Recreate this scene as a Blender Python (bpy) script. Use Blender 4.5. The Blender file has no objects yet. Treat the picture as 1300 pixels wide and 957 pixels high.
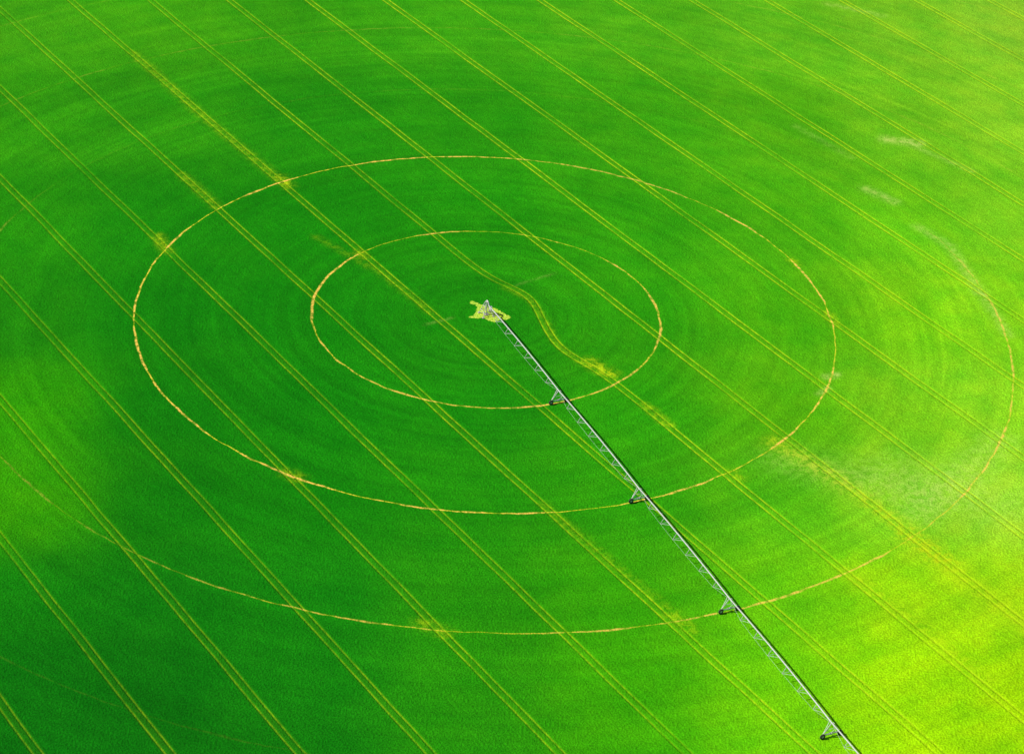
import bpy, math, random
import numpy as np
from mathutils import Matrix, Vector
random.seed(4); rng=np.random.default_rng(4)
R=50.0   # span length of the irrigator (m)

# ---------------------------------------------------------------- survey: camera solved from ring/tramline sightings
ring={1:[(397,390),(400,375),(455,323),(520,300),(610,293.5),(690,304),(780,343),(830,380),(840,410),(828,447),(785,485),(705,512),(620,518),(540,509),(450,470),(405,425)],
2:[(171,405),(208,316),(275,268),(360,232),(450,210),(555,199),(650,201),(750,213),(900,262),(1000,330),(1050,395),(1060,440),(1053,485),(1000,555),(930,600),(820,631),(700,650),(620,652),(500,638),(372,603),(270,557),(210,500),(180,450)],
3:[(1288,465),(1280,430),(1270,545),(1240,605),(1165,682),(1075,727),(960,767),(690,803),(560,797),(400,776),(0,590)]}
tram={0:[(190,0),(600,340),(1245,867)],1:[(90,0),(350,225),(1090,867)],2:[(275,264),(935,867)],3:[(0,112),(205,312),(782,867)],
4:[(0,225),(372,605),(625,867)],5:[(0,350),(468,867)],6:[(0,508),(308,867)],7:[(0,690),(145,867)],-1:[(290,0),(1060,603),(1300,790)]}
def camR(th,ro):
    a=math.pi/2-th
    Rx=np.array([[1,0,0],[0,math.cos(a),-math.sin(a)],[0,math.sin(a),math.cos(a)]])
    Rz=np.array([[math.cos(ro),-math.sin(ro),0],[math.sin(ro),math.cos(ro),0],[0,0,1]])
    return Rx@Rz
def ground(p,x,y):
    f=p[0]*1000; M=camR(p[1],p[2]); h=p[5]*100
    d=M@np.array([(x-650)/f,-(y-478.5)/f,-1.0])
    t=-h/d[2]
    return np.array([p[3]*100+d[0]*t,p[4]*100+d[1]*t])
def resid(p):
    r=[]
    for k,pts in ring.items():
        for (x,y) in pts:
            g=ground(p,x,y); r.append((np.hypot(*g)/R-k)*222)
    n=np.array([math.cos(p[6]),math.sin(p[6])])
    for k,pts in tram.items():
        for (x,y) in pts:
            g=ground(p,x,y); r.append((g@n-p[7]*10+k*p[8]*10)*4*0.6)
    return np.array(r)
p=np.array([3.32,math.radians(30.2),0.03,0.0,-6.5,3.78,math.radians(31),0.6,2.4])
lam=1e-2; r=resid(p); c=r@r
for it in range(80):
    J=np.zeros((len(r),9))
    for j in range(9):
        q=p.copy(); q[j]+=1e-5; J[:,j]=(resid(q)-r)/1e-5
    A=J.T@J; dp=np.linalg.solve(A+lam*np.diag(np.diag(A)),-J.T@r)
    q=p+dp; rq=resid(q)
    if rq@rq<c: p=q;r=rq;c=rq@rq;lam*=0.4
    else: lam*=4
G=lambda x,y: ground(p,x,y)
nv=np.array([math.cos(p[6]),math.sin(p[6])]); uv=np.array([-nv[1],nv[0]])
V0=p[7]*10; SP=p[8]*10

# ---------------------------------------------------------------- scene, camera
sc=bpy.context.scene
cd=bpy.data.cameras.new("camera"); cam=bpy.data.objects.new("camera",cd); sc.collection.objects.link(cam)
M=camR(p[1],p[2]); m4=Matrix([list(M[0])+[0],list(M[1])+[0],list(M[2])+[0],[0,0,0,1]])
m4.translation=Vector((p[3]*100,p[4]*100,p[5]*100)); cam.matrix_world=m4
cd.sensor_width=36; cd.sensor_fit='HORIZONTAL'; cd.lens=p[0]*1000/1300*36; cd.clip_start=1; cd.clip_end=30000
sc.camera=cam
sc.view_settings.view_transform='Standard'
try: sc.view_settings.look='None'
except: pass
EL=math.radians(46); AZ=math.radians(184)   # direction towards sun, CCW from +X
sd=Vector((math.cos(EL)*math.cos(AZ),math.cos(EL)*math.sin(AZ),math.sin(EL)))
sl=bpy.data.lights.new("sun",'SUN'); sl.energy=4.8; sl.angle=math.radians(0.5); sl.color=(1,0.95,0.85)
so=bpy.data.objects.new("sun",sl); sc.collection.objects.link(so); so.rotation_euler=sd.to_track_quat('Z','Y').to_euler()
so.location=(0,0,300)
w=bpy.data.worlds.new("World"); sc.world=w; w.use_nodes=True
wn=w.node_tree; bg=wn.nodes["Background"]; sk=wn.nodes.new("ShaderNodeTexSky"); sk.sky_type='NISHITA'; sk.sun_disc=False
sk.sun_elevation=EL; sk.sun_rotation=math.pi/2-AZ; wn.links.new(sk.outputs[0],bg.inputs[0]); bg.inputs[1].default_value=0.06

# ---------------------------------------------------------------- field sheet
def axis(lo,hi,step,far):
    a=list(np.arange(lo,hi+1e-6,step)); s=step; x=hi
    while x<far: s*=1.35; x+=s; a.append(x)
    s=step; x=lo; b=[]
    while x>-far: s*=1.35; x-=s; b.append(x)
    return np.array(b[::-1]+a)
xs=axis(-215,215,0.8,9000); ys=axis(-205,260,1.0,9000)
X,Y=np.meshgrid(xs,ys); nx,ny=len(xs),len(ys); P=np.stack([X.ravel(),Y.ravel()],1)
me=bpy.data.meshes.new("crop_field"); nV=nx*ny
me.vertices.add(nV); co=np.zeros((nV,3),np.float32); co[:,:2]=P; me.vertices.foreach_set("co",co.ravel())
i=np.arange(nV).reshape(ny,nx); q=np.stack([i[:-1,:-1],i[:-1,1:],i[1:,1:],i[1:,:-1]],-1).reshape(-1,4)
me.loops.add(q.size); me.loops.foreach_set("vertex_index",q.ravel().astype(np.int32))
me.polygons.add(len(q)); me.polygons.foreach_set("loop_start",(np.arange(len(q))*4).astype(np.int32)); me.polygons.foreach_set("loop_total",np.full(len(q),4,np.int32))
me.update(calc_edges=True)
field=bpy.data.objects.new("crop_field",me); sc.collection.objects.link(field)

# gradient noise on the sheet (0..1, mean .5)
def gnoise(px,py,seed,octv=3,rough=.5):
    rg=np.random.default_rng(seed); tab=rg.uniform(0,2*np.pi,(256,256)); out=np.zeros(len(px)); a=1;tot=0;fq=1
    for o in range(octv):
        x=px*fq+17.3*o; y=py*fq+5.1*o; xi=np.floor(x).astype(np.int64); yi=np.floor(y).astype(np.int64); fx=x-xi; fy=y-yi
        sx_=fx*fx*fx*(fx*(fx*6-15)+10); sy_=fy*fy*fy*(fy*(fy*6-15)+10)
        def g(i,j):
            t=tab[(xi+i)%256,(yi+j)%256]; return np.cos(t)*(fx-i)+np.sin(t)*(fy-j)
        n=(g(0,0)*(1-sx_)+g(1,0)*sx_)*(1-sy_)+(g(0,1)*(1-sx_)+g(1,1)*sx_)*sy_
        out+=n*a; tot+=a; a*=rough; fq*=2
    return np.clip(.5+out/tot*.95,0,1)
PX,PY=P[:,0],P[:,1]

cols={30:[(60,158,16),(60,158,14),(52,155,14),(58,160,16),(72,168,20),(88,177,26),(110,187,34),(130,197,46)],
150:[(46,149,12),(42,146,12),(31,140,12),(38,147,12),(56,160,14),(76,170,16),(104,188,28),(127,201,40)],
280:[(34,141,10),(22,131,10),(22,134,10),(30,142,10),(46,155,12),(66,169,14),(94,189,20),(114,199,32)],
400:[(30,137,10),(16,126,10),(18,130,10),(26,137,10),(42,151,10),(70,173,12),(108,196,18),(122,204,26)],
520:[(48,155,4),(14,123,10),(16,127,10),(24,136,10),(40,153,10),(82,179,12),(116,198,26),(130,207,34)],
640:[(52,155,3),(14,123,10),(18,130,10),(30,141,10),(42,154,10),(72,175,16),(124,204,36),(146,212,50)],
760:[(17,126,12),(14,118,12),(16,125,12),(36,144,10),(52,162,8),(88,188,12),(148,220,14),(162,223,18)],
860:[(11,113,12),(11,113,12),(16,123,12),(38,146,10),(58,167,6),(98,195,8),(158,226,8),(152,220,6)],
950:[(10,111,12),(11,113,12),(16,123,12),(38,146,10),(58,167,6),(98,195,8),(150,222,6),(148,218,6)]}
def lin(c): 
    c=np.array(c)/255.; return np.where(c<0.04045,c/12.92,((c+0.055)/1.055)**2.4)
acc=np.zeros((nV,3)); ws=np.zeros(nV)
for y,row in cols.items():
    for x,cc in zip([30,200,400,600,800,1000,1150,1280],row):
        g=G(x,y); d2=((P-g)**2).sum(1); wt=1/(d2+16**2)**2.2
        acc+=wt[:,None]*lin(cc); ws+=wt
base=acc/ws[:,None]  # crop green with cloud shade and sunlit glow painted into the colour
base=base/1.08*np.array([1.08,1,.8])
def stroke(dst,pts,wd,amp):
    pts=[G(*t) for t in pts]
    best=np.full(nV,1e9)
    for a,b in zip(pts[:-1],pts[1:]):
        ab=b-a; t=np.clip(((P-a)@ab)/(ab@ab),0,1); d=((P-a-t[:,None]*ab)**2).sum(1); best=np.minimum(best,d)
    dst+=amp*np.exp(-best/(2*wd*wd))
yel=np.zeros(nV); pale=np.zeros(nV); pad=np.zeros(nV); strk=np.zeros(nV)
for s in [([(985,562),(1060,605),(1130,655),(1200,712)],2.2,.7),([(748,460),(775,475)],1.5,1.0),([(820,515),(850,540)],1.1,.5),
 ([(170,68),(260,150),(360,232)],1.3,.28),([(232,222),(275,262)],1.2,.3),([(200,300),(212,318)],1.2,.6),([(1150,680),(1200,715),(1300,792)],2.5,.5),
 ([(1050,398),(1062,412)],1.2,.5),([(535,790),(565,803)],1.4,.4),([(400,300),(480,345),(545,395)],.9,.18),
 ([(356,225),(366,236)],1.3,.6),([(455,320),(462,326)],1.,.6),([(1075,725),(1165,790),(1250,860)],2,.4),([(1005,330),(1012,336)],1,.5),
 ([(690,640),(760,700),(870,790)],1.1,.2),([(850,780),(880,800)],1.5,.3),([(365,600),(380,607)],1.2,.5),([(930,600),(940,606)],1.4,.4),
 ([(640,364),(672,380),(694,408),(706,436),(735,458)],.8,.22)]: stroke(yel,*s)
for s in [([(1125,177),(1165,182)],1.7,.7),([(1160,186),(1235,218)],.9,.3),([(1100,240),(1135,256)],1.4,.5),([(1165,288),(1205,312),(1245,372)],1.3,.38),
 ([(1245,372),(1280,425)],1.2,.35),([(1140,600),(1260,640)],7,.2),([(1000,585),(1150,625)],5,.2),([(1170,650),(1270,560)],4,.28),
 ([(1050,5),(1120,20)],1.2,.3),([(1010,160),(1080,200)],1.,.15),([(540,412),(575,403)],.35,.22),([(655,362),(705,347)],.35,.18),
 ([(1050,478),(1062,476)],.9,.7),([(1040,500),(1052,492)],.7,.5)]: stroke(pale,*s)
for s in [([(-40,225),(0,215),(150,187),(300,162),(420,140)],5,.4),([(0,150),(200,112),(450,82),(700,66)],6,.35),([(560,62),(800,30),(1000,20)],7,.25),([(60,190),(260,155)],6,.3),
 ([(480,115),(650,112),(800,130),(930,165)],3,.55),([(720,36),(900,58),(1050,105),(1200,160)],3,.55),([(1040,320),(1180,420),(1220,520)],9,.4),([(1180,300),(1230,400)],8,.35),
 ([(10,420),(40,560),(110,660)],7,.3)]: stroke(strk,*s)
for s in [([(600,384),(622,394)],.65,1.),([(622,392),(643,403)],.85,1.1),([(607,399),(628,407)],.75,1.1),([(612,394),(632,402)],1.2,1.1),([(598,402),(606,403)],.5,1.)]: stroke(pad,*s)
r=np.hypot(PX,PY); az=np.degrees(np.arctan2(PY,PX))
def win(a,lo,hi,s=12): return 1/(1+np.exp(-(a-lo)/s*2))*1/(1+np.exp((a-hi)/s*2))
az2=np.where(az>90,az-360,az)
v3=0.03+0.72*win(az2,-112,14)+0.12*win(az2,-160,-112)+.34*win(az2,-190,-150,8)
v4=np.where(az>15,.10,.02)
v=np.where(r<75,.85,np.where(r<125,1.0,np.where(r<175,v3,v4)))
v=np.where((r<75)&(az>130),1.0,v); v=np.where((r>75)&(r<125)&(az>45)&(az<85),.62,v)
tb=np.clip(0.62+PX/300+PY/800,0.32,0.80)
n_med=gnoise(PX*.09,PY*.09,1,4,.55); n_big=gnoise(PX*.018,PY*.018,2,3); wobn=gnoise(PX*.035,PY*.035,3,2); rwob=gnoise(PX*.12,PY*.12,5,3,.6)
Uc=P@uv; cellc=np.round((P@nv-V0)/SP); perv=gnoise(Uc*.035,cellc*7.37+.41,6,3,.6)
wear=gnoise(PX*.05,PY*.05,7,4,.6)
# weak concentric watering bands; the angle runs through sine/cosine so there is no seam
band=.5*gnoise(r*.085,np.cos(np.radians(az))*1.1,11,4,.65)+.5*gnoise(r*.085+40,np.sin(np.radians(az))*1.1,12,4,.65)
def attr(name,a,b,c):
    at=me.attributes.new(name,'FLOAT_COLOR','POINT'); d=np.ones((nV,4),np.float32); d[:,0]=a; d[:,1]=b; d[:,2]=c
    at.data.foreach_set("color",d.ravel())
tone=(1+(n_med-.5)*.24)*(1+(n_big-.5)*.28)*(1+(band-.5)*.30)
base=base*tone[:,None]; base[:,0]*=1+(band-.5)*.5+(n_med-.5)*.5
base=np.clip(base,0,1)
attr("crop_cloud_tint",base[:,0],base[:,1],base[:,2]); attr("patches",np.clip(yel,0,1),np.clip(pale,0,1),np.clip(pad,0,1.2))
attr("tracks",v,tb*np.clip(.5+(perv-.3)*1.5,.35,1.15),np.clip(strk,0,1)); attr("variation",wobn,rwob,wear)

# detour of one tramline round the pivot point
dt=[(580,323),(600,341),(625,357),(655,368),(680,386),(694,408),(703,430),(720,450),(750,464),(775,479),(800,500)]
us=[];ds=[]
for t in dt:
    g=G(*t); us.append(g@uv); ds.append(g@nv-V0)
us=np.array(us);ds=np.array(ds)
u1=G(668,378)@uv; u2=G(714,443)@uv; sg=abs(u1-u2)/2.4
A=np.stack([np.exp(-((us-u1)/sg)**2),np.exp(-((us-u2)/sg)**2)],1); amp=np.linalg.lstsq(A,ds,rcond=None)[0]

class NT:
    def __init__(s,nt): s.nt=nt
    def n(s,t,**k):
        n=s.nt.nodes.new(t)
        for a,b in k.items(): setattr(n,a,b)
        return n
    def put(s,sock,v):
        if isinstance(v,bpy.types.NodeSocket): s.nt.links.new(v,sock)
        else: sock.default_value=v
    def m(s,op,a,b=0.0,c=0.0,clamp=False):
        n=s.n("ShaderNodeMath",operation=op,use_clamp=clamp); s.put(n.inputs[0],a); s.put(n.inputs[1],b); s.put(n.inputs[2],c); return n.outputs[0]
    def comb(s,a,b,c):
        n=s.n("ShaderNodeCombineXYZ"); s.put(n.inputs[0],a);s.put(n.inputs[1],b);s.put(n.inputs[2],c); return n.outputs[0]
    def noise(s,vec,scale,detail=2,rough=.5,dim='3D'):
        n=s.n("ShaderNodeTexNoise",noise_dimensions=dim); s.put(n.inputs["Vector"],vec); n.inputs["Scale"].default_value=scale; n.inputs["Detail"].default_value=detail; n.inputs["Roughness"].default_value=rough; return n.outputs["Fac"]
    def ss(s,v,a,b,c=0.0,d=1.0,it='SMOOTHSTEP'):
        n=s.n("ShaderNodeMapRange",interpolation_type=it); s.put(n.inputs[0],v); 
        for i,x in enumerate((a,b,c,d)): s.put(n.inputs[i+1],x)
        return n.outputs[0]
    def mr(s,v,a,b,c=0.0,d=1.0): return s.ss(v,a,b,c,d,'LINEAR')
    def mix(s,f,a,b,bt='MIX'):
        n=s.n("ShaderNodeMix",data_type='RGBA',blend_type=bt); s.put(n.inputs[0],f)
        for i,x in ((6,a),(7,b)):
            if isinstance(x,tuple): x=(*x,1)
            s.put(n.inputs[i],x)
        return n.outputs[2]
def newmat(name):
    m=bpy.data.materials.new(name); m.use_nodes=True; return m,NT(m.node_tree),m.node_tree.nodes["Principled BSDF"]

mt,N,bs=newmat("young_crop")
geo=N.n("ShaderNodeNewGeometry").outputs["Position"]
sx=N.n("ShaderNodeSeparateXYZ"); N.put(sx.inputs[0],geo); x,y=sx.outputs[0],sx.outputs[1]
def att(nm):
    a=N.n("ShaderNodeAttribute",attribute_name=nm); s=N.n("ShaderNodeSeparateColor"); N.put(s.inputs[0],a.outputs["Color"]); return a.outputs["Color"],s.outputs
tint,_=att("crop_cloud_tint"); _,pt=att("patches"); _,tk=att("tracks"); _,vr=att("variation")
U=N.m('ADD',N.m('MULTIPLY',x,float(uv[0])),N.m('MULTIPLY',y,float(uv[1])))
Vv=N.m('ADD',N.m('MULTIPLY',x,float(nv[0])),N.m('MULTIPLY',y,float(nv[1])))
rr=N.m('SQRT',N.m('ADD',N.m('MULTIPLY',x,x),N.m('MULTIPLY',y,y)))
n_fine=N.noise(geo,1.9,2,.7,'2D'); n_mid=N.noise(geo,.5,3,.6,'2D')
rowv=N.comb(N.m('MULTIPLY',U,.10),N.m('MULTIPLY',Vv,1.6),0.0); n_row=N.noise(rowv,1.0,2,.6,'2D')
ringv=N.comb(N.m('MULTIPLY',rr,.33),N.m('MULTIPLY',x,.012),N.m('MULTIPLY',y,.012)); n_ring=N.noise(ringv,1.0,3,.6)
ringamp=N.mr(rr,20,150,.72,.42)
f=N.m('ADD',1.0,N.m('MULTIPLY',N.m('SUBTRACT',n_ring,.5),ringamp))
f=N.m('MULTIPLY',f,N.mr(n_row,.25,.75,.92,1.08))
f=N.m('MULTIPLY',f,N.mr(n_fine,.25,.75,.68,1.32))
f=N.m('MULTIPLY',f,N.mr(n_mid,.25,.75,.90,1.10))
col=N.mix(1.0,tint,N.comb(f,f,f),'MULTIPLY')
# sparse concentric streaks
stk=N.m('MULTIPLY',tk[2],N.ss(n_ring,.46,.66,.12,.75))
col=N.mix(stk,col,N.mix(1.0,col,(1.7,1.28,1.6),'MULTIPLY'))
col=N.mix(N.m('MULTIPLY',pt[0],N.ss(N.m('ADD',n_mid,N.m('MULTIPLY',n_fine,.5)),.6,.95,.12,1.0)),col,(.48,.64,.008))
col=N.mix(N.m('MULTIPLY',pt[1],N.ss(N.m('ADD',n_mid,N.m('MULTIPLY',n_fine,.4)),.5,.9,.15,1.0)),col,(.54,.66,.15))
# tramlines
qv=N.m('ADD',N.m('SUBTRACT',Vv,float(V0)),N.m('MULTIPLY',N.m('SUBTRACT',vr[0],.5),.4))
cell=N.m('ROUND',N.m('DIVIDE',qv,float(SP))); ww=N.m('SUBTRACT',qv,N.m('MULTIPLY',cell,float(SP)))
is0=N.m('COMPARE',cell,0.0,.1)
def gau(u0,a):
    t=N.m('DIVIDE',N.m('SUBTRACT',U,float(u0)),float(sg)); return N.m('MULTIPLY',N.m('EXPONENT',N.m('MULTIPLY',N.m('MULTIPLY',t,t),-1.0)),float(a))
defl=N.m('MULTIPLY',is0,N.m('ADD',gau(u1,amp[0]),gau(u2,amp[1])))
ww=N.m('SUBTRACT',ww,defl)
dist=N.m('ABSOLUTE',N.m('SUBTRACT',N.m('ABSOLUTE',ww),.98))
tm=N.ss(N.m('ADD',dist,N.m('MULTIPLY',N.m('SUBTRACT',n_fine,.5),.25)),.05,.34,1.0,0.0)
tmi=N.m('MULTIPLY',N.m('MULTIPLY',tm,tk[1]),N.ss(N.m('ADD',n_mid,N.m('MULTIPLY',n_fine,.5)),.5,.88,.35,1.0),clamp=True)
inner=N.m('MULTIPLY',N.ss(N.m('ABSOLUTE',ww),1.0,1.9,1.0,0.0),N.m('MULTIPLY',tk[1],.12))
col=N.mix(inner,col,(.27,.52,.008))
col=N.mix(tmi,col,(.50,.72,.010))
# wheel rings
rw=N.m('ADD',rr,N.m('MULTIPLY',N.m('SUBTRACT',vr[1],.5),.9))
k=N.m('MAXIMUM',N.m('ROUND',N.m('DIVIDE',rw,R)),1.0)
dr=N.m('ABSOLUTE',N.m('SUBTRACT',rw,N.m('MULTIPLY',k,R)))
dr=N.m('ADD',dr,N.m('MULTIPLY',N.m('SUBTRACT',n_fine,.5),.40))
cw=N.mr(vr[2],.3,.7,.12,.44)
cm=N.m('SUBTRACT',1.0,N.ss(N.m('DIVIDE',dr,cw),.4,1.25),clamp=True)
cm=N.m('MULTIPLY',N.m('MULTIPLY',cm,tk[0]),N.ss(n_mid,.36,.58,.28,1.0),clamp=True)
soil=N.mix(N.ss(N.m('ADD',vr[2],N.m('MULTIPLY',n_mid,.5)),.58,.90),(.62,.66,.02),(.92,.58,.10))
col=N.mix(cm,col,soil)
# pad by pivot
pm=N.ss(N.m('ADD',pt[2],N.m('MULTIPLY',N.m('SUBTRACT',n_mid,.5),.8)),.42,.62)
col=N.mix(pm,col,N.mix(N.ss(n_fine,.35,.65),(.28,.56,.02),(.64,.78,.10)))
N.put(bs.inputs["Base Color"],col); bs.inputs["Roughness"].default_value=1; bs.inputs["Specular IOR Level"].default_value=0.05
hgt=N.m('MULTIPLY',n_fine,.36)
hgt=N.m('SUBTRACT',hgt,N.ss(dist,.1,.6,.17,0.0))
bp=N.n("ShaderNodeBump"); bp.inputs["Strength"].default_value=.85; bp.inputs["Distance"].default_value=1.0; N.put(bp.inputs["Height"],hgt)
N.put(bs.inputs["Normal"],bp.outputs[0])
me.materials.append(mt)

# ---------------------------------------------------------------- center pivot irrigator
def simple(name,c,rough=.5,metal=0.,var=.15,sc_=3):
    m,K,b=newmat(name); tc=K.n("ShaderNodeNewGeometry").outputs["Position"]; n=K.noise(tc,sc_,2,.6)
    cc=K.mix(K.mr(n,.3,.7,0,1),tuple(v*(1-var) for v in c),tuple(min(1,v*(1+var)) for v in c)); K.put(b.inputs["Base Color"],cc)
    b.inputs["Roughness"].default_value=rough; b.inputs["Metallic"].default_value=metal; return m
galv=simple("galvanised_steel",(.54,.55,.54),.5,.2); tyre=simple("tyre_rubber",(.035,.033,.03),.9); conc=simple("concrete",(.42,.40,.36),.9); boxm=simple("painted_box",(.7,.72,.7),.5); hose=simple("drop_hose",(.05,.05,.05),.7)
class MB:
    def __init__(s): s.v=[];s.f=[];s.mi=[]
    def tube(s,a,b,r,n=8,mi=0,r2=None):
        a=Vector(a);b=Vector(b);d=(b-a).normalized(); o=d.orthogonal().normalized(); e=d.cross(o); k=len(s.v); r2=r if r2 is None else r2
        for c,q in ((a,r),(b,r2)):
            for i in range(n):
                t=2*math.pi*i/n; s.v.append(c+o*math.cos(t)*q+e*math.sin(t)*q)
        for i in range(n): j=(i+1)%n; s.f.append((k+i,k+j,k+n+j,k+n+i)); s.mi.append(mi)
        s.f.append(tuple(range(k+n-1,k-1,-1)));s.f.append(tuple(range(k+n,k+2*n)));s.mi+=[mi,mi]
    def box(s,c,ax,ay,az,mi=0):
        c=Vector(c);k=len(s.v)
        for i in (-1,1):
            for j in (-1,1):
                for l in (-1,1): s.v.append(c+ax*i+ay*j+az*l)
        for f in ((0,1,3,2),(4,6,7,5),(0,4,5,1),(2,3,7,6),(0,2,6,4),(1,5,7,3)): s.f.append(tuple(k+i for i in f)); s.mi.append(mi)
    def wheel(s,c,axis,rad,wd):
        c=Vector(c);axis=axis.normalized(); n=24; o=Vector((0,0,1)); e=axis.cross(o); k=len(s.v)
        prof=[(-wd*.5,rad*.55),(-wd*.5,rad*.9),(-wd*.3,rad),(wd*.3,rad),(wd*.5,rad*.9),(wd*.5,rad*.55)]
        for i in range(n):
            t=2*math.pi*i/n; lug=1.0 if i%2 else .94
            for (h,q) in prof: s.v.append(c+axis*h+(o*math.cos(t)+e*math.sin(t))*q*(lug if q>rad*.8 else 1))
        m=len(prof)
        for i in range(n):
            j=(i+1)%n
            for a in range(m): b=(a+1)%m; s.f.append((k+i*m+a,k+i*m+b,k+j*m+b,k+j*m+a)); s.mi.append(1)
        s.tube(c-axis*wd*.2,c+axis*wd*.2,rad*.57,16,0); s.tube(c-axis*wd*.7,c+axis*wd*.7,rad*.2,10,0)
    def obj(s,name,mats,parent):
        m=bpy.data.meshes.new(name); m.from_pydata([tuple(v) for v in s.v],[],s.f); 
        for t in mats: m.materials.append(t)
        m.polygons.foreach_set("material_index",s.mi); m.update(); o=bpy.data.objects.new(name,m); sc.collection.objects.link(o); o.parent=parent; return o
tw=[G(708,511),G(809,633),G(923,772)]
ang=np.mean([math.atan2(g[1],g[0]) for g in tw])
D=Vector((math.cos(ang),math.sin(ang),0)); T=Vector((-D.y,D.x,0)); Z=Vector((0,0,1))
root=bpy.data.objects.new("center_pivot_irrigator",None); sc.collection.objects.link(root)
H=3.7; mats=[galv,tyre,conc,boxm,hose]
b=MB()
for i in (-1,1):
    for j in (-1,1):
        b.box(D*i*1.6+T*j*1.6+Z*.08,D*.32,T*.32,Z*.12,2)
        b.tube(D*i*1.6+T*j*1.6+Z*.2,D*i*.3+T*j*.3+Z*4.3,.10,6)
b.box(Z*.08,D*.6,T*.6,Z*.12,2)
for z in (1.4,2.9):
    wd=1.6-(z-.2)/4.1*1.3
    c=[D*i*wd+T*j*wd+Z*z for i,j in ((-1,-1),(1,-1),(1,1),(-1,1))]
    for i in range(4): b.tube(c[i],c[(i+1)%4],.06,6)
w1=1.6-1.2/4.1*1.3
c0=[D*i*1.58+T*j*1.58+Z*.25 for i,j in ((-1,-1),(1,-1),(1,1),(-1,1))]; c1=[D*i*w1+T*j*w1+Z*1.4 for i,j in ((-1,-1),(1,-1),(1,1),(-1,1))]
for i in range(4): b.tube(c0[i],c1[(i+1)%4],.05,6)
b.tube(Z*.2,Z*4.75,.18,12); b.tube(Z*4.7,D*.9+Z*4.5,.18,12); b.tube(D*.9+Z*4.5,D*1.6+Z*H,.17,12); b.tube(Z*4.2,Z*4.4,.45,12)
b.box(T*1.5-D*.2+Z*1.7,D*.35,T*.2,Z*.55,3); b.tube(T*1.5-D*.2+Z*.0,T*1.5-D*.2+Z*1.2,.05,6)
b.obj("pivot_tower",mats,root)
NS=8
for s in range(NS):
    a=s*R+(1.5 if s==0 else 0); e=(s+1)*R; nb=7; L=(e-a)/nb
    b=MB(); pj=[]
    for i in range(nb+1):
        t=i/nb; pj.append(D*(a+L*i)+Z*(H+.45*4*t*(1-t)))
    for i in range(nb): b.tube(pj[i],pj[i+1],.17,10)
    lo=[[],[]]
    for i in range(1,nb):
        t=i/nb; dep=1.0+.75*4*t*(1-t)
        for q,sg_ in enumerate((-1,1)): lo[q].append(pj[i]-Z*dep+T*sg_*(.62*dep))
    for q in range(2):
        ch=[pj[0]-Z*.1]+lo[q]+[pj[-1]-Z*.1]
        for i in range(len(ch)-1): b.tube(ch[i],ch[i+1],.02,5)
        for i in range(nb-1):
            b.tube(pj[i+1],lo[q][i],.07,5)
            nxt=pj[i+1]+(pj[i+2]-pj[i+1])*.5
            b.tube(lo[q][i],nxt,.045,5)
    for i in range(nb-1): b.tube(lo[0][i],lo[1][i],.06,5)
    n=14
    for i in range(n):
        t=(i+.5)/n; pz=H+.45*4*t*(1-t); c=D*(a+(e-a)*t)+Z*pz; sgn=1 if i%2 else -1
        b.tube(c,c+Z*.25+T*sgn*.3,.02,5); b.tube(c+Z*.25+T*sgn*.3,c+T*sgn*.38-Z*(pz-1.6),.015,5,4); b.tube(c+T*sgn*.38-Z*(pz-1.6),c+T*sgn*.38-Z*(pz-1.45),.06,6,4)
    b.obj("truss_span_%d"%(s+1),mats,root)
    b=MB(); c=D*e; hb=2.3
    b.box(c+Z*.78,D*.12,T*hb,Z*.12)
    for j in (-1,1):
        b.tube(c+T*j*hb*.97+Z*.8,c+T*j*.22+Z*(H+.05),.12,6)
        b.tube(c+T*j*hb*.97+Z*.8,c-D*1.0+T*j*.12+Z*(H-.15),.06,5)
        b.tube(c+T*j*hb*.55+Z*2.1,c-T*j*0.0+Z*.82,.06,5)
        b.wheel(c+T*j*hb+D*.32+Z*.68,D,.70,.38)
        b.tube(c+T*j*hb+Z*.66,c+T*j*hb+D*.3+Z*.66,.12,8)
    b.tube(c-T*1.15+Z*2.1,c+T*1.15+Z*2.1,.06,5)
    b.box(c+Z*.75+D*.0,D*.22,T*.3,Z*.2)
    b.box(c+T*.45+Z*(H-.35),D*.16,T*.12,Z*.25,3)
    b.obj("drive_tower_%d"%(s+1),mats,root)
